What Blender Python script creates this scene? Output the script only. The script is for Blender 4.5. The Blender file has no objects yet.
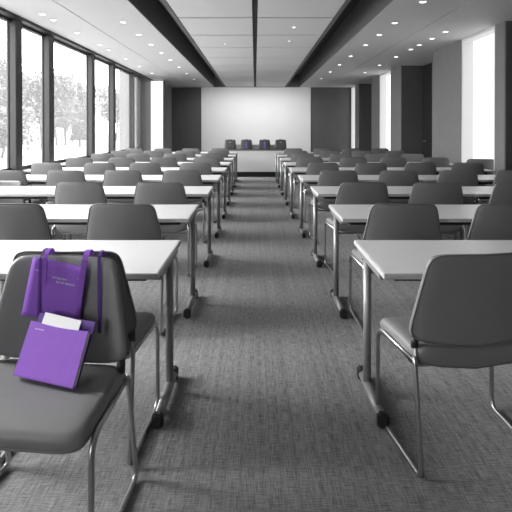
import bpy, bmesh, math, random
from mathutils import Vector, Matrix
random.seed(7)
S = bpy.context.scene
COL = S.collection
PI = math.pi
rad = math.radians

# ------------------------------------------------------------------ materials
def new_mat(name):
    m = bpy.data.materials.new(name); m.use_nodes = True
    nt = m.node_tree; nt.nodes.clear()
    out = nt.nodes.new('ShaderNodeOutputMaterial')
    return m, nt, out

def pmat(name, col, rough=0.5, metal=0.0, noise=0.0, scale=40.0, bump=0.0, spec=0.5, stretch=None, coat=0.0):
    """principled material whose colour is broken up by procedural noise"""
    m, nt, out = new_mat(name)
    b = nt.nodes.new('ShaderNodeBsdfPrincipled')
    if not isinstance(col, (tuple, list)): col = (col, col, col)
    c = (*col, 1)
    b.inputs['Base Color'].default_value = c
    b.inputs['Roughness'].default_value = rough
    b.inputs['Metallic'].default_value = metal
    b.inputs['Specular IOR Level'].default_value = spec
    b.inputs['Coat Weight'].default_value = coat
    nt.links.new(b.outputs[0], out.inputs[0])
    tc = nt.nodes.new('ShaderNodeTexCoord')
    mp = nt.nodes.new('ShaderNodeMapping')
    if stretch: mp.inputs['Scale'].default_value = stretch
    nt.links.new(tc.outputs['Object'], mp.inputs[0])
    n = nt.nodes.new('ShaderNodeTexNoise'); n.inputs['Scale'].default_value = scale
    n.inputs['Detail'].default_value = 4
    nt.links.new(mp.outputs[0], n.inputs['Vector'])
    if noise > 0:
        r = nt.nodes.new('ShaderNodeValToRGB')
        r.color_ramp.elements[0].position = 0.3; r.color_ramp.elements[1].position = 0.7
        r.color_ramp.elements[0].color = (*[x*(1-noise) for x in col], 1)
        r.color_ramp.elements[1].color = (*[min(1, x*(1+noise)) for x in col], 1)
        nt.links.new(n.outputs['Fac'], r.inputs[0]); nt.links.new(r.outputs[0], b.inputs['Base Color'])
    if bump > 0:
        bp = nt.nodes.new('ShaderNodeBump'); bp.inputs['Strength'].default_value = bump
        bp.inputs['Distance'].default_value = 0.002
        nt.links.new(n.outputs['Fac'], bp.inputs['Height']); nt.links.new(bp.outputs[0], b.inputs['Normal'])
    return m

def emat(name, col, strength):
    m, nt, out = new_mat(name)
    e = nt.nodes.new('ShaderNodeEmission')
    e.inputs[0].default_value = (*col, 1); e.inputs[1].default_value = strength
    nt.links.new(e.outputs[0], out.inputs[0])
    return m

def glass_mat():
    m, nt, out = new_mat('window_glass')
    t = nt.nodes.new('ShaderNodeBsdfTransparent'); t.inputs[0].default_value = (.96, .96, .96, 1)
    g = nt.nodes.new('ShaderNodeBsdfGlossy'); g.inputs['Roughness'].default_value = 0.02
    mx = nt.nodes.new('ShaderNodeMixShader'); mx.inputs[0].default_value = 0.04
    nt.links.new(t.outputs[0], mx.inputs[1]); nt.links.new(g.outputs[0], mx.inputs[2])
    d = nt.nodes.new('ShaderNodeBsdfTranslucent'); d.inputs[0].default_value = (.9, .9, .9, 1)
    m2 = nt.nodes.new('ShaderNodeMixShader'); m2.inputs[0].default_value = 0.028  # translucent share adds a pale veil, standing in for bloom outside
    nt.links.new(mx.outputs[0], m2.inputs[1]); nt.links.new(d.outputs[0], m2.inputs[2])
    nt.links.new(m2.outputs[0], out.inputs[0])
    return m

def carpet_mat():
    m, nt, out = new_mat('carpet')
    N = nt.nodes.new; L = nt.links.new
    b = N('ShaderNodeBsdfPrincipled'); b.inputs['Roughness'].default_value = 0.95
    b.inputs['Specular IOR Level'].default_value = 0.1
    L(b.outputs[0], out.inputs[0])
    tc = N('ShaderNodeTexCoord')
    def nz(sc, detail=2):
        mp = N('ShaderNodeMapping'); mp.inputs['Scale'].default_value = sc
        L(tc.outputs['Object'], mp.inputs[0])
        n = N('ShaderNodeTexNoise'); n.inputs['Scale'].default_value = 1; n.inputs['Detail'].default_value = detail
        L(mp.outputs[0], n.inputs['Vector']); return n.outputs['Fac']
    lon = nz((230, 14, 1)); lat = nz((18, 260, 1)); fine = nz((520, 520, 1)); big = nz((45, .6, 1), 3)
    def mul(a, k):
        n = N('ShaderNodeMath'); n.operation = 'MULTIPLY_ADD'; n.inputs[1].default_value = k
        n.inputs[2].default_value = -0.5*k; L(a, n.inputs[0]); return n.outputs[0]
    def add(a, c):
        n = N('ShaderNodeMath'); n.operation = 'ADD'; L(a, n.inputs[0]); L(c, n.inputs[1]); return n.outputs[0]
    s = add(add(mul(lon, .9), mul(lat, 1.0)), add(mul(fine, .7), mul(big, .45)))
    h = N('ShaderNodeMath'); h.operation = 'ADD'; h.inputs[1].default_value = .5; L(s, h.inputs[0])
    r = N('ShaderNodeValToRGB')
    r.color_ramp.elements[0].position = 0.05; r.color_ramp.elements[1].position = 0.95
    r.color_ramp.elements[0].color = (.06, .06, .061, 1); r.color_ramp.elements[1].color = (.42, .42, .422, 1)
    L(h.outputs[0], r.inputs[0]); L(r.outputs[0], b.inputs['Base Color'])
    bp = N('ShaderNodeBump'); bp.inputs['Strength'].default_value = .5; bp.inputs['Distance'].default_value = .004
    L(h.outputs[0], bp.inputs['Height']); L(bp.outputs[0], b.inputs['Normal'])
    return m

M = {}
M['carpet'] = carpet_mat()
M['vinyl'] = pmat('charcoal_vinyl', .20, .42, 0, .06, 300, .12, .45)
M['piping'] = pmat('charcoal_piping', .15, .4, 0, .05, 200)
M['chrome'] = pmat('satin_chrome', .45, .3, 1.0, .04, 60)
M['black_plastic'] = pmat('black_plastic', .02, .45, 0, .1, 90)
M['laminate'] = pmat('white_laminate', .64, .33, 0, .015, 14)
M['edge'] = pmat('pale_edge_band', .52, .4, 0, .02, 30)
M['silver'] = pmat('silver_powder_coat', .30, .42, .4, .04, 80)
M['soffit'] = pmat('soffit_paint', .6, .7, 0, .012, 3)
M['panel'] = pmat('ceiling_panel', .72, .75, 0, .012, 5)
M['slot'] = pmat('slot_black', .02, .7, 0, .1, 8)
M['rim'] = pmat('panel_rim_grey', .13, .6, 0, .04, 8)
M['slot_side'] = pmat('slot_side_grey', .16, .6, 0, .06, 8)
M['wall_grey'] = pmat('wall_grey', .20, .8, 0, .03, 4)
M['wall_white'] = pmat('wall_white', .82, .7, 0, .012, 3)
M['wall_dark'] = pmat('dark_panel', .10, .6, 0, .06, 5)
M['jamb'] = pmat('white_jamb', .8, .6, 0, .01, 5)
M['mullion'] = pmat('mullion_metal', .03, .5, .2, .05, 20)
M['glass'] = glass_mat()
M['blind'] = emat('daylit_frosted_glass', (1, 1, 1), 1.3)
M['lamp'] = emat('downlight_lens', (1, 1, 1), 6.0)
M['door'] = pmat('black_door', .018, .5, 0, .1, 12)
M['ground'] = pmat('pale_paving', .2, .9, 0, .12, .6)
M['leaf'] = pmat('leaf', .06, .8, 0, .35, 2.0)
M['bark'] = pmat('bark', .05, .9, 0, .3, 8)
M['ext'] = pmat('exterior_render', .5, .85, 0, .03, 2)
M['purple'] = pmat('purple_card', (.31, .135, .60), .3, 0, .03, 30)
M['purple_cloth'] = pmat('purple_felt', (.31, .115, .63), .75, 0, .08, 240, .1)
M['purple_dark'] = pmat('purple_strap', (.11, .04, .26), .7, 0, .1, 200)
M['paper'] = pmat('white_card', .88, .6, 0, .01, 40)
M['print'] = pmat('pale_print', (.62, .52, .78), .6, 0, .02, 60)
M['bagdark'] = pmat('dark_bag', .07, .5, 0, .15, 40)
M['plum'] = pmat('purple_emblem', (.25, .14, .6), .5, 0, .05, 80)

# ------------------------------------------------------------------ mesh helpers
def bx(bm, x0, x1, y0, y1, z0, z1, bev=0.0, mi=0, seg=2):
    b = bmesh.new()
    bmesh.ops.create_cube(b, size=1)
    for v in b.verts:
        v.co = Vector(((x0+x1)/2 + v.co.x*(x1-x0), (y0+y1)/2 + v.co.y*(y1-y0), (z0+z1)/2 + v.co.z*(z1-z0)))
    if bev > 0:
        bmesh.ops.bevel(b, geom=list(b.edges), offset=bev, segments=seg, affect='EDGES', clamp_overlap=True)
    merge(bm, b, mi)

def merge(bm, b, mi=0):
    vm = {}
    for v in b.verts: vm[v.index if False else v] = bm.verts.new(v.co)
    for f in b.faces:
        nf = bm.faces.new([vm[v] for v in f.verts]); nf.material_index = mi; nf.smooth = f.smooth
    b.free()

def fillet(pts, r, n=6):
    """round the corners of a polyline"""
    out = [Vector(pts[0])]
    for i in range(1, len(pts)-1):
        p0, p1, p2 = Vector(pts[i-1]), Vector(pts[i]), Vector(pts[i+1])
        rr = r[i] if isinstance(r, (list, tuple)) else r
        a = (p0-p1); c = (p2-p1)
        d = min(rr, a.length*.49, c.length*.49)
        A = p1 + a.normalized()*d; C = p1 + c.normalized()*d
        for k in range(n+1):
            t = k/n
            out.append(A*(1-t)**2 + p1*2*t*(1-t) + C*t*t)
    out.append(Vector(pts[-1]))
    return out

def tube(bm, pts, r, seg=8, closed=False, mi=0, caps=True):
    pts = [Vector(p) for p in pts]
    n = len(pts)
    rings = []
    t0 = (pts[1]-pts[0]).normalized()
    ref = Vector((0, 0, 1)) if abs(t0.z) < .9 else Vector((1, 0, 0))
    nrm = t0.cross(ref).normalized()
    for i in range(n):
        if closed: t = (pts[(i+1) % n]-pts[i-1]).normalized()
        elif i == 0: t = t0
        elif i == n-1: t = (pts[-1]-pts[-2]).normalized()
        else: t = (pts[i+1]-pts[i-1]).normalized()
        nrm = (nrm - t*nrm.dot(t)).normalized()
        bi = t.cross(nrm)
        rings.append([bm.verts.new(pts[i] + (nrm*math.cos(2*PI*k/seg) + bi*math.sin(2*PI*k/seg))*r) for k in range(seg)])
    m = n if closed else n-1
    for i in range(m):
        a, b = rings[i], rings[(i+1) % n]
        for k in range(seg):
            f = bm.faces.new((a[k], a[(k+1) % seg], b[(k+1) % seg], b[k])); f.smooth = True; f.material_index = mi
    if caps and not closed:
        bm.faces.new(rings[0][::-1]).material_index = mi; bm.faces.new(rings[-1]).material_index = mi

def ribbon(bm, pts, side, w, th, mi=0):
    """flat strap of width w and thickness th along pts; side = width direction"""
    pts = [Vector(p) for p in pts]; side = Vector(side).normalized()
    rings = []
    for i in range(len(pts)):
        t = (pts[min(i+1, len(pts)-1)]-pts[max(i-1, 0)]).normalized()
        s = (side - t*side.dot(t)).normalized()
        n = t.cross(s)
        rings.append([bm.verts.new(pts[i]+s*w/2*a+n*th/2*c) for a, c in ((-1, -1), (1, -1), (1, 1), (-1, 1))])
    for a, b in zip(rings, rings[1:]):
        for k in range(4):
            bm.faces.new((a[k], a[(k+1) % 4], b[(k+1) % 4], b[k])).material_index = mi
    bm.faces.new(rings[0][::-1]); bm.faces.new(rings[-1])

def obj(name, bm, mats, parent=None, smooth=None):
    bmesh.ops.recalc_face_normals(bm, faces=list(bm.faces))
    me = bpy.data.meshes.new(name)
    bm.to_mesh(me); bm.free()
    if not isinstance(mats, (list, tuple)): mats = [mats]
    for m in mats: me.materials.append(m)
    if smooth is not None:
        for p in me.polygons: p.use_smooth = smooth
    o = bpy.data.objects.new(name, me); COL.objects.link(o)
    if parent is not None: o.parent = parent
    return o

def struct(name, bm, mats, parent=None, smooth=None):
    o = obj(name, bm, mats, parent, smooth)
    if parent is None: o['kind'] = 'structure'
    return o

def tag(o, label, cat, group=None, kind=None):
    o['label'] = label; o['category'] = cat
    if group: o['group'] = group
    if kind: o['kind'] = kind
    return o

def thing(name, label, cat, loc=(0, 0, 0), rz=0.0, group=None):
    o = bpy.data.objects.new(name, None); COL.objects.link(o)
    o.empty_display_size = .1
    o.location = loc; o.rotation_euler = (0, 0, rz)
    return tag(o, label, cat, group)

KIDS = {}
def kids(o): return [c for c in COL.objects if c.parent == o]
def remember(o):
    KIDS[o.name] = [(c, kids(c)) for c in kids(o)]
def dup(root, loc, rz, label, group=None):
    r = root.copy(); COL.objects.link(r); r.location = loc; r.rotation_euler = (0, 0, rz)
    r['label'] = label
    if group: r['group'] = group
    for c, gs in KIDS[root.name]:
        d = c.copy(); COL.objects.link(d); d.parent = r
        for g in gs:
            e = g.copy(); COL.objects.link(e); e.parent = d
    return r

# ------------------------------------------------------------------ dimensions
ZC = 3.02            # soffit height
XL, XR = -3.55, 3.84
YB, YN = 18.55, -5.2

# ------------------------------------------------------------------ room shell
bm = bmesh.new(); bx(bm, XL-.25, 4.6, YN-.2, YB+.2, -.1, 0)
struct('floor', bm, M['carpet'])

# ceiling: two soffits, dark slots and the raised field of square panels
bm = bmesh.new()
SL, SR, PL, PR = -1.64, 1.78, -1.16, 1.185
GL, GR = -2.60, 2.77
g = .008
bx(bm, XL-.25, GL-g, YN, YB, ZC, ZC+.12, mi=0); bx(bm, GL+g, SL, YN, YB, ZC, ZC+.12, mi=0)
bx(bm, SR, GR-g, YN, YB, ZC, ZC+.12, mi=0); bx(bm, GR+g, 4.6, YN, YB, ZC, ZC+.12, mi=0)
bx(bm, SL-.02, SL, YN, YB, ZC+.12, ZC+.5, mi=2); bx(bm, SR, SR+.02, YN, YB, ZC+.12, ZC+.5, mi=2)
bx(bm, SL+.0005, SL+.012, YN, YB, ZC+.002, ZC+.5, mi=2); bx(bm, SR-.012, SR-.0005, YN, YB, ZC+.002, ZC+.5, mi=2)
bx(bm, XL-.25, 4.6, YN-.2, YB+.2, ZC+.5, ZC+.6, mi=1)
bx(bm, GL-.05, GL+.05, YN, YB, ZC+.05, ZC+.11, mi=1); bx(bm, GR-.05, GR+.05, YN, YB, ZC+.05, ZC+.11, mi=1)
ZP = ZC+.02
y = -4.60
while y < YB-.1:
    y1 = min(y+1.215, YB-.05)
    bx(bm, PL, -.040, y, y1, ZP, ZP+.05, .004, 3, 1); bx(bm, .040, PR, y, y1, ZP, ZP+.05, .004, 3, 1)
    y += 1.29
bx(bm, PL+.02, PR-.02, YN, YB-.05, ZP+.055, ZP+.09, mi=1)
bx(bm, PL-.075, PL-.008, YN, YB-.05, ZP-.004, ZP+.05, .004, 4); bx(bm, PR+.008, PR+.065, YN, YB-.05, ZP-.004, ZP+.05, .004, 4)
struct('ceiling', bm, [M['soffit'], M['slot'], M['slot_side'], M['panel'], M['rim']])

# end wall: white centre, dark panels either side
bm = bmesh.new()
bx(bm, XL-.25, 4.6, YB+.02, YB+.2, 0, ZC+.5, mi=0)
bx(bm, -2.15, 2.23, YB-.10, YB+.02, 0, ZC, .004, 1)
bx(bm, XL-.2, -2.16, YB-.02, YB+.02, 0, ZC, mi=2); bx(bm, 2.24, 3.9, YB-.02, YB+.02, 0, ZC, mi=2)
struct('wall_end', bm, [M['wall_grey'], M['wall_white'], M['wall_dark']])
bm = bmesh.new(); bx(bm, XL-.25, 4.6, YN-.2, YN, 0, ZC+.5)
struct('wall_behind', bm, M['wall_grey'])
# white boxed column at the far end of the window wall
bm = bmesh.new()
pts = [(XL-.25, 15.68), (-3.10, 15.68), (-3.34, YB), (XL-.25, YB)]
lo = [bm.verts.new((x, y, 0)) for x, y in pts]; hi = [bm.verts.new((x, y, ZC)) for x, y in pts]
for i in range(4):
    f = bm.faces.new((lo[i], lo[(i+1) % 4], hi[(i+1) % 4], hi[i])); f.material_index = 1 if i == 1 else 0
bm.faces.new(hi)
struct('wall_left', bm, [M['wall_white'], M['wall_grey']])

f = bmesh.new()
bx(f, XL+.01, -3.13, 15.63, 15.68, 0, .09, .003); bx(f, XL+.01, -3.13, 15.63, 15.68, ZC-.04, ZC, .003)
bx(f, -3.13, -3.10, 15.63, 15.68, 0, ZC, .003)
w = struct('window_19', f, M['jamb'])
p = bmesh.new(); bx(p, XL+.01, -3.13, 15.645, 15.675, .09, ZC-.04); struct('pane', p, M['blind'], w)  # glowing sheet added over the column's front face to turn it white
# window wall
MU = [-3.2, -1.5, 1.7, 3.75, 4.85, 6.86, 7.96, 10.03, 11.52, 13.38, 14.46]
SILL = .74; NM = len(MU)
bm = bmesh.new(); bx(bm, XL-.22, XL-.02, -4.9, 15.68, 0, SILL, .004); bx(bm, XL-.25, XL, YN, -4.85, 0, ZC); bx(bm, XL-.25, XL, -1.45, 1.65, 0, ZC)  # unseen blank stretch by the camera, placed to hold light off near carpet
struct('wall_window_side', bm, M['ext'])
bm = bmesh.new(); bx(bm, XL-.18, XL+.10, -4.9, 15.68, ZC-.045, ZC, .004); struct('trim_1', bm, M['mullion'])
for i, d in enumerate(MU):
    bm = bmesh.new()
    w = .095 if i < NM-2 else (.05 if i == NM-2 else .34)
    bx(bm, XL-.06, XL+.045, d-w, d+w, 0, ZC-.0, .006)
    if i == NM-1: bx(bm, XL-.14, XL+.02, d+.35, 15.66, 0, ZC, .004)
    struct('trim_%d' % (i+2), bm, M['mullion'])
edges = [-4.9] + MU  # first two windows are unseen, added behind the camera to light chair backs
for i in range(len(edges)-1):
    if edges[i] == -1.5: continue
    a, b = edges[i]+.09, edges[i+1]-.09
    f = bmesh.new()
    for z0, z1 in ((SILL, SILL+.05), (ZC-.085, ZC-.045)): bx(f, XL-.12, XL-.03, a, b, z0, z1, .004)
    for y0, y1 in ((a, a+.02), (b-.02, b)): bx(f, XL-.09, XL-.055, y0, y1, SILL+.05, ZC-.085, .004)
    w = struct('window_%d' % (i+1), f, M['mullion'])
    p = bmesh.new(); bx(p, XL-.078, XL-.07, a+.015, b-.015, SILL+.045, ZC-.08)
    struct('pane', p, M['glass'], w)

# right wall: plane, window bays with frosted glass and door recesses
bm = bmesh.new()
XD = 4.45
recess = [(5.2, 7.09), (10.0, 12.13), (15.2, 17.05)]
wins = [(7.39, 8.6), (13.06, 14.25), (17.7, 18.45)]
cuts = sorted([(a, b, 'r') for a, b in recess] + [(a, b, 'w') for a, b in wins])
y = YN
for a, b, k in cuts:
    bx(bm, XR, XD+.1, y, a, 0, ZC, .004, 0)
    if k == 'r':
        bx(bm, XD, XD+.1, a, b, 0, ZC, mi=0)
    y = b
bx(bm, XR, XD+.1, y, YB+.02, 0, ZC, .004, 0)
for a, b in recess: bx(bm, XR+.012, XD, b-.012, b-.001, 0, ZC, mi=1)
struct('wall_right', bm, [M['wall_grey'], M['wall_dark']])
for i, (a, b) in enumerate(wins):
    f = bmesh.new()
    bx(f, XR+.01, 4.12, b-.045, b-.001, .0, ZC, .004); bx(f, XR+.01, 4.12, a+.001, a+.045, 0, ZC, .004)
    bx(f, XR+.01, 4.12, a+.045, b-.045, ZC-.04, ZC, .002); bx(f, 4.02, 4.12, a+.045, b-.045, 0, .06, .002)
    w = struct('window_%d' % (i+20), f, M['jamb'])
    p = bmesh.new(); bx(p, 4.05, 4.07, a+.045, b-.045, .06, ZC-.04); struct('pane', p, M['blind'], w)
    k = bmesh.new(); bx(k, 4.13, XD+.1, a, b, 0, ZC); struct('wall_bay', k, M['wall_grey'])
for i, (a, b) in enumerate(recess):
    d = bmesh.new(); bx(d, XD-.05, XD-.001, a+.25, b-.03, 0, ZC-.01, .006)
    bx(d, XD-.056, XD-.049, a+.30, b-.08, .05, ZC-.06, .002)
    w = struct('door_%d' % (i+1), d, M['door'])
    h = bmesh.new(); tube(h, fillet([(XD-.05, b-.22, 1.05), (XD-.11, b-.22, 1.05), (XD-.11, b-.42, 1.05)], .02), .011)
    struct('handle', h, M['chrome'], w)
bm = bmesh.new()
for y0, y1 in ((YN, 5.2), (8.6, 10.0), (12.13, 13.06), (14.25, 15.2)): bx(bm, XR-.012, XR-.0005, y0, y1, 0, .09, .003)
struct('baseboard_right', bm, M['wall_dark'])
bm = bmesh.new(); bx(bm, -2.1, 2.18, YB-.115, YB-.101, 0, .09, .003)
struct('baseboard_end', bm, M['wall_dark'])

# ------------------------------------------------------------------ conference chair
def ringed(loop_fn, prof, n=56):
    """skin of closed outlines loop_fn(t, s) -> co for each (s, ...) of prof"""
    b = bmesh.new(); rings = []
    for p in prof: rings.append([b.verts.new(loop_fn(2*PI*k/n, p)) for k in range(n)])
    for a, c in zip(rings, rings[1:]):
        for k in range(n):
            b.faces.new((a[k], a[(k+1) % n], c[(k+1) % n], c[k])).smooth = True
    b.faces.new(rings[0][::-1]).smooth = True; b.faces.new(rings[-1]).smooth = True
    return b

def sup(t, e):
    c, s = math.cos(t), math.sin(t)
    return math.copysign(abs(c)**(2/e), c), math.copysign(abs(s)**(2/e), s)

Z0, Z1 = .508, .872      # backrest, bottom and top edge
def back_y(x, z):         # middle surface of the backrest (local, faces +Y)
    t = (z-.5)/.38
    return -.203 - .036*t - .010*t*t + .55*x*x
def back_outline(t, sc):
    cx, cz = sup(t, 9.0)
    zc, hz = (Z0+Z1)/2, (Z1-Z0)/2
    u = cz*sc
    w = .286 - .070*(u*.5+.5)          # narrower towards the top
    x = cx*sc*w
    z = zc + u*hz
    if u < 0: z -= (.028*(1-(x/.26)**2))*(-u)   # bottom edge sags in the middle
    return x, z

def make_chair(name, label):
    t = thing(name, label, 'chair')
    # backrest
    def bl(a, p):
        sc, off = p
        x, z = back_outline(a, sc)
        return Vector((x, back_y(x, z)+off, z))
    prof = [(.02, .016), (.4, .017), (.75, .019), (.90, .019), (.955, .016), (.985, .009), (1, 0),
            (.985, -.009), (.955, -.014), (.90, -.016), (.75, -.016), (.4, -.016), (.02, -.016)]
    b = obj('backrest', ringed(bl, prof), M['vinyl'], t)
    pb = bmesh.new()
    tube(pb, [Vector((x, back_y(x, z)-.012, z)) for x, z in (back_outline(2*PI*k/72, .985) for k in range(72))], .0042, 6, True)
    obj('piping', pb, M['piping'], b)
    # seat
    def so(a, sc):
        cx, cy = sup(a, 9.0)
        w = .284 - .020*(.5-.5*cy)
        return cx*sc*w, -.011 + cy*sc*.190
    def sl(a, p):
        sc, z = p
        x, y = so(a, sc)
        f = max(0, (y-.04)/.15)
        r = max(0, (-.10-y)/.11)
        return Vector((x, y, z - .028*f*f + .012*r*r*(1 if z > .46 else .3) - max(0, 1-(x/.27)**2)*((.046 if y < -.03 else max(.006, .046 - .30*(y+.03))) if z < .45 else .006)))
    sp = [(.02, .481), (.4, .482), (.75, .484), (.90, .483), (.955, .478), (.985, .468), (1, .454),
          (.985, .438), (.95, .428), (.88, .423), (.5, .421), (.02, .421)]
    s = obj('seat', ringed(sl, sp), M['vinyl'], t)
    ps = bmesh.new()
    tube(ps, [sl(2*PI*k/72, (.972, .434)) for k in range(72)], .0048, 6, True)
    obj('piping', ps, M['piping'], s)
    # the two bent-tube sled loops
    for sx in (-1, 1):
        x0, x1, x2 = .268*sx, .258*sx, .288*sx
        f = bmesh.new()
        path = [(x1, -.195, .430), (x2, .142, .432), (x2, .142, .012), (x0, -.27, .012), (x0*.985, -.200, .432), (x1, -.19, .445)]
        tube(f, fillet(path, [0, .075, .055, .035, .02, 0], 7), .0105, 8)
        lp = obj('sled_leg', f, M['chrome'], t)
        j = bmesh.new()
        tube(j, fillet([(x1*.985, -.130, .431), (x1*.985, -.195, .433), (x1*.97, back_y(x1*.97, .50), .475), (x1*.95, back_y(x1*.95, .53), .535)], .03, 5), .0095, 8)
        obj('back_upright', j, M['chrome'], t)
        c = bmesh.new()
        tube(c, [(x1*.972, back_y(x1*.97, .47), .473), (x1*.967, back_y(x1*.97, .515), .520)], .0155, 10)
        obj('joint_sleeve', c, M['black_plastic'], t)
    c = bmesh.new()
    tube(c, fillet([(-.266, -.10, .428), (-.22, -.10, .366), (.22, -.10, .366), (.266, -.10, .428)], .03), .009, 8)
    tube(c, fillet([(-.282, .06, .430), (-.22, .06, .385), (.22, .06, .385), (.282, .06, .430)], .03), .009, 8)
    obj('cross_bar', c, M['chrome'], t)
    return t

ORD = ['first', 'second', 'third', 'fourth', 'fifth', 'sixth', 'seventh', 'eighth', 'ninth']
SEAT = ['seat beside the aisle', 'second seat from the aisle', 'third seat from the aisle', 'outermost seat']
chair0 = make_chair('conference_chair', 'charcoal chair in the nearest row right of the aisle, chrome runner showing on the carpet')
chair0['group'] = 'chairs in the seminar rows'
remember(chair0)
chair0.location = (.885, 2.075, 0); chair0.rotation_euler = (0, 0, rad(6))

SP = 1.217
left = {1: [], 2: [-.876, -1.625], 3: [-.88, -1.62], 4: [-.875, -1.58, -2.27, -2.95], 5: [-.86, -1.61, -2.27, -3.04],
        6: [-.83, -1.58, -2.30, -3.03], 7: [-.87, -1.60, -2.33, -3.05], 8: [-.85, -1.57, -2.30, -3.02], 9: [-.88, -1.60, -2.32, -3.04]}
right = {1: [], 2: [1.0, 1.69], 3: [1.0, 1.70, 2.44], 4: [.99, 1.715, 2.44, 3.13], 5: [.99, 1.69, 2.41, 3.12],
         6: [.946, 1.71, 2.39, 3.12], 7: [.96, 1.70, 2.42, 3.14], 8: [.95, 1.68, 2.41, 3.15], 9: [.97, 1.70, 2.43, 3.14]}
for r in range(2, 10):
    for side, xs in (('left', left[r]), ('right', right[r])):
        for k, x in enumerate(xs):
            yy = 2.085 + SP*(r-1) + random.uniform(-.025, .025)
            dup(chair0, (x, yy, 0), rad(random.uniform(-3.5, 3.5)),
                'charcoal chair, %s row %s of the aisle, %s' % (ORD[r-1], side, SEAT[k]))
# the chair turned to the camera, and the one back to back with it
turned = dup(chair0, (-.762, 1.556, 0), PI - rad(7), 'charcoal chair turned to face the camera with purple bag and folder on it', 'chairs in the seminar rows')
dup(chair0, (-.768, 2.115, 0), rad(-1), 'charcoal chair standing back to back behind the chair with the purple bag')
# low chair facing the camera behind an outer left table, and one turned sideways by the right window
low = dup(chair0, (-2.88, 5.06, 0), PI+rad(3), 'low charcoal chair facing the camera behind the third outer table on the left')
low.scale = (1, 1, .88)
dup(chair0, (3.74, 7.78, 0), rad(-8), 'charcoal chair turned sideways in the nearest bright window bay on the right')

# ------------------------------------------------------------------ seminar tables
TW, TD, TH = 1.515, .61, .74
def make_table(label):
    t = thing('seminar_table', label, 'table', group='seminar tables in rows')
    b = bmesh.new(); bx(b, -TW/2+.004, TW/2-.004, -TD/2+.004, TD/2-.004, TH-.026, TH, .003, 0)
    top = obj('tabletop', b, M['laminate'], t)
    e = bmesh.new()
    for a in ((-TW/2, TW/2, -TD/2, -TD/2+.004), (-TW/2, TW/2, TD/2-.004, TD/2), (-TW/2, -TW/2+.004, -TD/2+.004, TD/2-.004), (TW/2-.004, TW/2, -TD/2+.004, TD/2-.004)):
        bx(e, *a, TH-.025, TH-.0015, .001, 0, 1)
    obj('edge_band', e, M['edge'], top)
    a = bmesh.new()
    bx(a, -TW/2+.07, TW/2-.07, -.215, -.185, TH-.062, TH-.027, .004)
    bx(a, -TW/2+.07, TW/2-.07, .08, .12, TH-.085, TH-.027, .004)
    obj('under_rail', a, M['black_plastic'], t)
    for sx in (-1, 1):
        x = sx*(TW/2-.026)
        l = bmesh.new()
        tube(l, [(x, .10, .050), (x, .10, TH-.05)], .0205, 16)
        lg = obj('leg', l, M['silver'], t)
        br = bmesh.new(); bx(br, x-.022, x+.022, -.22, .24, TH-.056, TH-.0265, .004); obj('top_bracket', br, M['silver'], lg)
        f = bmesh.new()
        tube(f, [(x, -.18, .036), (x, .19, .036)], .0235, 16)
        obj('foot', f, M['silver'], lg)
        for y0, y1 in ((-.215, -.172), (.18, .240)):
            c = bmesh.new(); bx(c, x-.0255, x+.0255, y0, y1, .0, .066, .010, 0, 3); obj('foot_cap', c, M['black_plastic'], lg)
    return t
redge = [.560, .612, .607, .585, .55, .54, .53, .53, .535]
ledge = [-.420, -.464, -.454, -.452, -.449, -.452, -.451, -.455, -.46]
table0 = None
for r in range(1, 10):
    yy = 2.30 + SP*(r-1)
    for side, ed, sg in (('left', ledge[r-1], -1), ('right', redge[r-1], 1)):
        for k in (0, 1):
            if k == 1 and r < 3: continue
            x = ed + sg*(TW/2 + k*(TW+.006))
            lab = 'white topped table in the %s row %s of the aisle, %s' % (ORD[r-1], side, ('beside the aisle' if k == 0 else ('against the windows' if sg < 0 else 'on the wall side')))
            dy = random.uniform(-.012, .012) if k else 0
            if table0 is None:
                table0 = make_table(lab); remember(table0); table0.location = (x, yy+dy, 0)
            else: dup(table0, (x, yy+dy, 0), 0, lab)

# ------------------------------------------------------------------ head table with bags and chairs
hd = thing('head_table', 'white fronted presenter table at the far end of the aisle', 'table', (.035, 13.25, 0))
b = bmesh.new(); bx(b, -.95, .95, -.32, .32, .752, .78, .004); obj('tabletop', b, M['wall_dark'], hd)
b = bmesh.new(); bx(b, -.86, .86, -.285, -.265, .15, .7515, .003); obj('front_panel', b, M['paper'], hd)
b = bmesh.new(); bx(b, -.86, .86, -.20, -.18, 0, .149, .003); obj('shade_strip', b, M['black_plastic'], hd)  # black strip put in for the shade under the table
for sx in (-1, 1):
    b = bmesh.new(); bx(b, sx*.885-.02, sx*.885+.02, -.26, -.22, .03, .752, .004); bx(b, sx*.885-.025, sx*.885+.025, -.3, .3, 0, .04, .006)
    obj('leg', b, M['black_plastic'], hd)
HB = ['leftmost dark tote bag on the presenter table', 'dark tote bag with purple emblem left of centre on the presenter table',
      'dark tote bag with purple emblem right of centre on the presenter table', 'rightmost dark tote bag on the presenter table']
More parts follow.
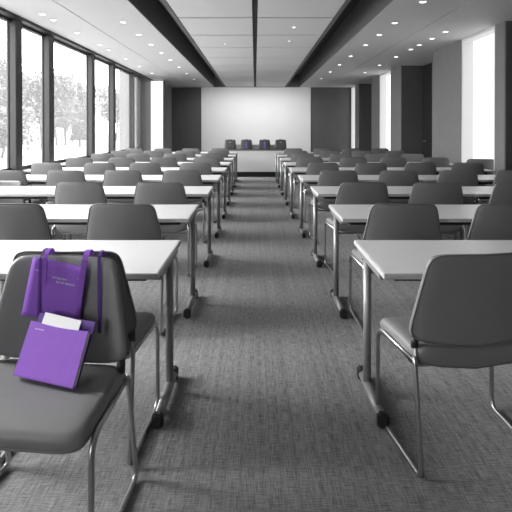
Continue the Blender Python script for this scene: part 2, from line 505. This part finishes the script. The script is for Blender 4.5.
for i, x in enumerate((-.71, -.245, .275, .735)):
    t = thing('tote_bag', HB[i], 'bag', (x, 13.2, .7802), 0, 'tote bags on the presenter table')
    def lp(a, p):
        s, z, k = p
        cx, cy = sup(a, 4)
        return Vector((cx*.168*s, cy*.055*k, z))
    pr = [(.94, 0, 1), (1, .008, 1.05), (.99, .08, 1), (.96, .16, .8), (.91, .225, .6), (.86, .255, .45), (.78, .268, .25)]
    body = obj('body', ringed(lp, pr, 40), M['bagdark'], t)
    if i in (1, 2):
        e = bmesh.new()
        for q in range(4): bx(e, -.030+.004*(q % 2), .030-.003*(q % 3), -.062, -.050, .035+q*.042, .035+q*.042+.030, .003)
        bx(e, -.015, .018, -.055, -.040, .195, .212, .002)
        obj('emblem', e, M['plum'], t)
    else:
        e = bmesh.new(); bx(e, -.028, .028, -.050, -.036, .19, .205, .003); obj('emblem', e, M['edge'], t)
    h = bmesh.new(); tube(h, fillet([(-.05, 0, .25), (-.045, -.01, .275), (.045, -.01, .275), (.05, 0, .25)], .02), .006)
    obj('handle', h, M['bagdark'], t)
for i, x in enumerate((-.60, 0.01, .62)):
    dup(chair0, (x, 13.95, 0), PI, 'dark chair behind the presenter table, ' + ['at its left', 'at its middle', 'at its right'][i], 'chairs behind the presenter table')

# ------------------------------------------------------------------ purple bag and folder on the turned chair
TX, TY = -.762, 1.556
def back_world_y(x, z):          # front face of the turned chair's backrest
    c, n = math.cos(rad(7)), math.sin(rad(7))
    lx = (TX + .21*n - x)/c
    return TY + n*lx - c*(back_y(lx, z) + .019)
bag = thing('tote_bag', 'flat purple tote bag hung by its straps over the chair back', 'bag', (-.76, back_world_y(-.76, .78), .66))
BO = Vector(bag.location)
def bagpt(u, v, off):            # u along the width, v down the bag
    tl, tr = Vector((-.857, 0, .872)), Vector((-.640, 0, .838))
    bl, br = Vector((-.888, 0, .660)), Vector((-.662, 0, .634))
    p = (tl*(1-u)+tr*u)*(1-v) + (bl*(1-u)+br*u)*v
    y = back_world_y(p.x, p.z) - .006 - off - .006*math.sin(PI*v)*math.sin(PI*u)
    return Vector((p.x, y, p.z)) - BO
b = bmesh.new(); NU, NV = 10, 10
def sheet(b, o0, o1):
    A = [[b.verts.new(bagpt(i/NU, j/NV, o0)) for i in range(NU+1)] for j in range(NV+1)]
    B = [[b.verts.new(bagpt(i/NU, j/NV, o1)) for i in range(NU+1)] for j in range(NV+1)]
    for j in range(NV):
        for i in range(NU):
            b.faces.new((A[j][i], A[j][i+1], A[j+1][i+1], A[j+1][i])).smooth = True
            b.faces.new((B[j][i], B[j+1][i], B[j+1][i+1], B[j][i+1])).smooth = True
    for i in range(NU):
        b.faces.new((A[0][i], B[0][i], B[0][i+1], A[0][i+1])); b.faces.new((A[NV][i], A[NV][i+1], B[NV][i+1], B[NV][i]))
    for j in range(NV):
        b.faces.new((A[j][0], A[j+1][0], B[j+1][0], B[j][0])); b.faces.new((A[j][NU], B[j][NU], B[j+1][NU], A[j+1][NU]))
sheet(b, 0, .009)
body = obj('body', b, M['purple_cloth'], bag)
b = bmesh.new()
rnd = random.Random(3)
def marks(u0, u1, v, h, slope=0.0):
    u = u0
    while u < u1:
        w = rnd.uniform(.010, .022)
        vv = v + slope*(u-u0)
        hh = h*rnd.uniform(.6, 1.1)
        q = [bagpt(u, vv, .0102), bagpt(u+w, vv, .0102), bagpt(u+w, vv+hh, .0102), bagpt(u, vv+hh, .0102)]
        q2 = [bagpt(u, vv, .0094), bagpt(u+w, vv, .0094), bagpt(u+w, vv+hh, .0094), bagpt(u, vv+hh, .0094)]
        a = [b.verts.new(p) for p in q]; c = [b.verts.new(p) for p in q2]
        b.faces.new(a); b.faces.new(c[::-1])
        for k in range(4): b.faces.new((a[k], c[k], c[(k+1) % 4], a[(k+1) % 4]))
        u += w + rnd.uniform(.006, .014)
for a in ((.09, .22, .19, .022), (.42, .68, .25, .035, .02), (.50, .82, .315, .035, .02), (.87, .94, .21, .022)):
    b = bmesh.new(); marks(*a); obj('lettering', b, M['print'], bag)
def strap(x, zfront, w, mat, dx=0.0, off=.014, zback=.80, side=(1, 0, 0)):
    pts = []
    for k in range(9):
        z = zfront + (.872-zfront)*k/8
        pts.append(Vector((x+dx*(1-k/8), back_world_y(x, z)-off, z)))
    yt = back_world_y(x, .88)+.019
    top = [Vector((x, yt-.030, .886)), Vector((x, yt-.014, .897)), Vector((x, yt+.006, .898)), Vector((x, yt+.021, .888)), Vector((x, yt+.027, .86)), Vector((x, back_world_y(x, zback)+.0435, zback))]
    s = bmesh.new(); ribbon(s, [p-BO for p in pts+top], side, w, .003)
    return obj('strap', s, mat, bag)
strap(-.806, .775, .017, M['purple_cloth'], off=.021)
strap(-.645, .70, .022, M['purple_cloth'], dx=-.018, off=.022)
strap(-.822, .635, .008, M['purple_dark'], dx=.004, off=.026)
strap(-.590, .610, .012, M['purple_dark'], dx=.012, off=.012)

# folder: front panel with curved pocket edge, taller back cover, standing on the seat and leaning back
def fmat(o, e1, e2):
    return lambda u, v, w: o + e1*u + e2*v + e1.cross(e2).normalized()*w
FO = Vector((-.851, 1.645, .487)); FB = Vector((-.607, 1.560, .487))
e1 = (FB-FO).normalized(); WF = (FB-FO).length
n0 = Vector((e1.y, -e1.x, 0))            # towards the camera
e2 = Vector((.026, .078, .162)).normalized()
FP = fmat(Vector((0, 0, 0)), e1, e2)
fold = thing('presentation_folder', 'glossy purple presentation folder leaning upright on the grey chair seat', 'folder', FO)
def plate(outline, w0, w1, name, mat, parent, curve=0.0, shift=Vector((0, 0, 0))):
    b = bmesh.new()
    A = [b.verts.new(FP(u, v, w0)+shift) for u, v in outline]; B = [b.verts.new(FP(u, v, w1)+shift) for u, v in outline]
    b.faces.new(A); b.faces.new(B[::-1])
    n = len(outline)
    for k in range(n): b.faces.new((A[k], B[k], B[(k+1) % n], A[(k+1) % n]))
    return obj(name, b, mat, parent)
HF = .181
front = [(0, 0), (WF, 0), (WF, HF*.985)] + [(WF*(1-k/10), HF*(.985 - .035*math.sin(PI*k/10) + .02*k/10)) for k in range(1, 10)] + [(0, HF)]
fp = plate(front, .017, .020, 'front_panel', M['purple'], fold)
plate([(0, 0), (WF, 0), (WF+.004, .212), (.01, .212)], -.004, -.001, 'back_cover', M['purple_dark'], fold)
plate([(0, -.001), (WF, -.001), (WF, .003), (0, .003)], -.004, .020, 'spine', M['purple'], fold)
plate([(WF-.012, .005), (WF-.003, .005), (WF-.003, .172), (WF-.012, .172)], .001, .0125, 'inserts', M['paper'], fold)
b = bmesh.new(); u = .030
for k in range(7):
    w = .0035+.001*(k % 3)
    pts = [(u, .155), (u+w, .155), (u+w, .159+.001*(k % 2)), (u, .159)]
    A = [b.verts.new(FP(x, y-.02*0, .0206)) for x, y in pts]; B = [b.verts.new(FP(x, y, .0198)) for x, y in pts]
    b.faces.new(A); b.faces.new(B[::-1])
    for q in range(4): b.faces.new((A[q], B[q], B[(q+1) % 4], A[(q+1) % 4]))
    u += w+.0015
obj('lettering', b, M['print'], fold)
card = plate([(.040, .012), (.205, .006), (.214, .208), (.048, .217)], .0132, .0152, 'paper_card', M['paper'], None)
card.location = FO
tag(card, 'white paper card sticking out of the purple folder pocket', 'card')

# ------------------------------------------------------------------ ceiling fittings
def make_down(label):
    t = thing('downlight', label, 'ceiling light', group='recessed downlights in the soffits')
    r = bmesh.new()
    tube(r, [(.050*math.cos(2*PI*k/24), .050*math.sin(2*PI*k/24), -.002) for k in range(24)], .006, 6, True)
    obj('trim_ring', r, M['jamb'], t)
    l = bmesh.new()
    bmesh.ops.create_cone(l, cap_ends=True, segments=24, radius1=.036, radius2=.036, depth=.006, matrix=Matrix.Translation((0, 0, .001)))
    obj('lens', l, M['lamp'], t)
    return t
down0 = None
lines = [('inner line of the left soffit', -2.04, [5.0, 7.15, 8.1, 9.05, 10.05, 11.1, 12.4, 13.8, 15.4]),
         ('outer line of the left soffit', -3.06, [6.65, 7.0, 7.95, 9.1, 9.65, 10.9, 12.2, 13.7]),
         ('inner line of the right soffit', 2.18, [6.0, 7.2, 8.1, 9.1, 10.5, 11.9, 13.4, 15.2]),
         ('outer line of the right soffit', 3.24, [5.7, 7.85, 8.45, 9.1, 9.6, 10.6, 12.0, 13.6])]
NUM = ['nearest', 'second nearest', 'third nearest', 'fourth nearest', 'fifth nearest', 'sixth nearest', 'seventh nearest', 'eighth nearest', 'ninth nearest']
for nm, x, ys in lines:
    for k, yy in enumerate(ys):
        lab = 'small round recessed downlight, %s on the %s' % (NUM[k], nm)
        if down0 is None:
            down0 = make_down(lab); remember(down0); down0.location = (x, yy, ZC-.004)
        else: dup(down0, (x, yy, ZC-.004), 0, lab)
for lab, x, yy in (('tiny round downlight in the middle ceiling panels, nearer one right of the centre slot', .64, 7.6),
                   ('tiny round downlight in the middle ceiling panels, farther one right of the centre slot', .65, 8.8),
                   ('tiny round downlight in the middle ceiling panels, left of the centre slot', -.59, 9.1)):
    d = dup(down0, (x, yy, ZP-.004), 0, lab, 'downlights in the middle panels'); d.scale = (.55, .55, 1)

# ------------------------------------------------------------------ outside
bm = bmesh.new(); bx(bm, -90, XL-.26, -30, 120, -.3, -.05); struct('ground', bm, M['ground'])
bm = bmesh.new(); bx(bm, -4.35, XL-.26, 14.75, 15.1, -.05, 3.6, .01); struct('wall_wing', bm, pmat('grey_cladding', .075, .8, 0, .05, 2))
def tree(label, x, y, h, w, kind, seed, nl=7000):
    rn = random.Random(seed)
    t = thing('tree', label, 'tree', (x, y, -.05), 0, 'trees outside the windows')
    b = bmesh.new()
    n = 2 if kind == 'broad' else 1
    blobs = []
    for q in range(n):
        ox = (q-.5*(n-1))*.7
        pts = [(ox, 0, 0), (ox*1.2+rn.uniform(-.1, .1), 0, h*.3), (ox*1.5+rn.uniform(-.2, .2), rn.uniform(-.2, .2), h*.62), (ox*1.5, 0, h*.92)]
        tube(b, fillet(pts, .5, 4), .04+h*.010, 7)
        for k in range(7):
            a = rn.uniform(0, 2*PI); z = h*rn.uniform(.35, .85); rr = w*rn.uniform(.3, .75)
            tip = (ox*1.3+math.cos(a)*rr, math.sin(a)*rr, z+h*.12)
            tube(b, [(ox*1.3, 0, z), tip], .03, 5)
            blobs.append(tip)
    obj('trunk', b, M['bark'], t)
    l = bmesh.new()
    for k in range(nl):
        if kind == 'conifer':
            z = h*(.12+.88*rn.random()**1.3); rr = w*(1-z/h)*math.sqrt(rn.random())+.05; a = rn.uniform(0, 2*PI)
            c = Vector((math.cos(a)*rr, math.sin(a)*rr, z))
        else:
            if rn.random() < .7:
                bc = blobs[rn.randrange(len(blobs))]; s = w*.30
            else: bc = (0, 0, h*.66); s = w*.48
            c = Vector((bc[0]+rn.gauss(0, s), bc[1]+rn.gauss(0, s), bc[2]+rn.gauss(0, s*.9)))
            if c.z < h*.15 or c.z > h*1.06: continue
        s = rn.uniform(.07, .16)
        u = Vector((rn.gauss(0, 1), rn.gauss(0, 1), rn.gauss(0, 1))).normalized(); v = u.orthogonal().normalized()
        vs = [l.verts.new(c+u*s), l.verts.new(c+v*s*.6), l.verts.new(c-u*s), l.verts.new(c-v*s*.6)]
        l.faces.new(vs)
    obj('foliage', l, M['leaf'], t)
TR = [('leafy tree outside the leftmost window pane', -15.6, 27.0, 5.3, 1.7, 'broad'),
      ('twin trunked leafy tree seen through the second window pane', -14.2, 31.5, 5.1, 1.5, 'broad'),
      ('short bushy tree low outside the leftmost window pane', -12.6, 22.3, 2.3, 1.2, 'broad'),
      ('broad tree on the left of the wide third window pane', -16.2, 38.5, 5.2, 1.8, 'broad'),
      ('lower round tree in the middle of the third window pane', -18.6, 46.0, 4.7, 1.9, 'broad'),
      ('slim conifer on the right of the third window pane', -13.3, 35.0, 4.9, .7, 'conifer'),
      ('leafy tree outside the narrow fourth window pane', -16.6, 54.0, 6.0, 2.0, 'broad'),
      ('small tree beside the wing wall outside the fifth window pane', -12.4, 44.5, 4.8, 1.6, 'broad'),
      ('tree between the first and second window panes outside', -22.4, 41.0, 6.2, 2.0, 'broad')]
for i, (lab, x, y, h, w, k) in enumerate(TR): tree(lab, x, y, h, w, k, 40+i)

# ------------------------------------------------------------------ light
sl_ = bpy.data.lights.new('hazy_sun', 'SUN'); sl_.energy = 9.0; sl_.angle = rad(30)
so_ = bpy.data.objects.new('hazy_sun', sl_); COL.objects.link(so_); so_.location = (-20, 0, 20)
so_.rotation_euler = Vector((.86, -.10, -.50)).to_track_quat('-Z', 'Y').to_euler()
W = bpy.data.worlds.new('overcast'); S.world = W; W.use_nodes = True
nt = W.node_tree; nt.nodes.clear()
o = nt.nodes.new('ShaderNodeOutputWorld'); bg = nt.nodes.new('ShaderNodeBackground')
tc = nt.nodes.new('ShaderNodeTexCoord'); sp = nt.nodes.new('ShaderNodeSeparateXYZ'); rp = nt.nodes.new('ShaderNodeValToRGB')
nt.links.new(tc.outputs['Generated'], sp.inputs[0]); nt.links.new(sp.outputs['Z'], rp.inputs[0])
rp.color_ramp.elements[0].color = (.75, .75, .75, 1); rp.color_ramp.elements[1].color = (1, 1, 1, 1)
nt.links.new(rp.outputs[0], bg.inputs[0]); bg.inputs[1].default_value = 11.0
nt.links.new(bg.outputs[0], o.inputs[0])
for i in range(len(edges)-1):           # daylight portals in the window openings
    if edges[i] == -1.5: continue
    a, b = edges[i]+.1, edges[i+1]-.1
    L = bpy.data.lights.new('daylight_portal', 'AREA'); L.shape = 'RECTANGLE'; L.size = ZC-SILL-.15; L.size_y = b-a
    L.cycles.is_portal = True
    p = bpy.data.objects.new('daylight_portal', L); COL.objects.link(p)
    p.location = (XL-.10, (a+b)/2, (SILL+ZC-.1)/2); p.rotation_euler = (0, rad(-90), 0)
def spot(x, y, z, e, size, rx=0):
    L = bpy.data.lights.new('downlight_beam', 'SPOT'); L.energy = e; L.spot_size = rad(size); L.spot_blend = .9; L.shadow_soft_size = .05
    p = bpy.data.objects.new('downlight_beam', L); COL.objects.link(p); p.location = (x, y, z); p.rotation_euler = (rx, 0, 0)
for x in (-1.46, -.5, .5, 1.5): spot(x, 16.4, ZC-.02, 60, 130, rad(38))


# ------------------------------------------------------------------ camera
cam = bpy.data.cameras.new('camera'); co = bpy.data.objects.new('camera', cam); COL.objects.link(co)
F = 461.0; PITCH = rad(.4)
cam.sensor_width = 36; cam.lens = 36*F/512
yp = 128.5 + F*math.tan(PITCH)
cam.shift_x = 1/512; cam.shift_y = -(256-yp)/512
cam.clip_start = .05; cam.clip_end = 400
co.location = (0, 0, 1.37); co.rotation_euler = (PI/2-PITCH, 0, 0)
S.camera = co
vs = S.view_settings
vs.view_transform = 'Standard'; vs.look = 'None'; vs.gamma = 1; vs.use_curve_mapping = False; vs.exposure = 0.2
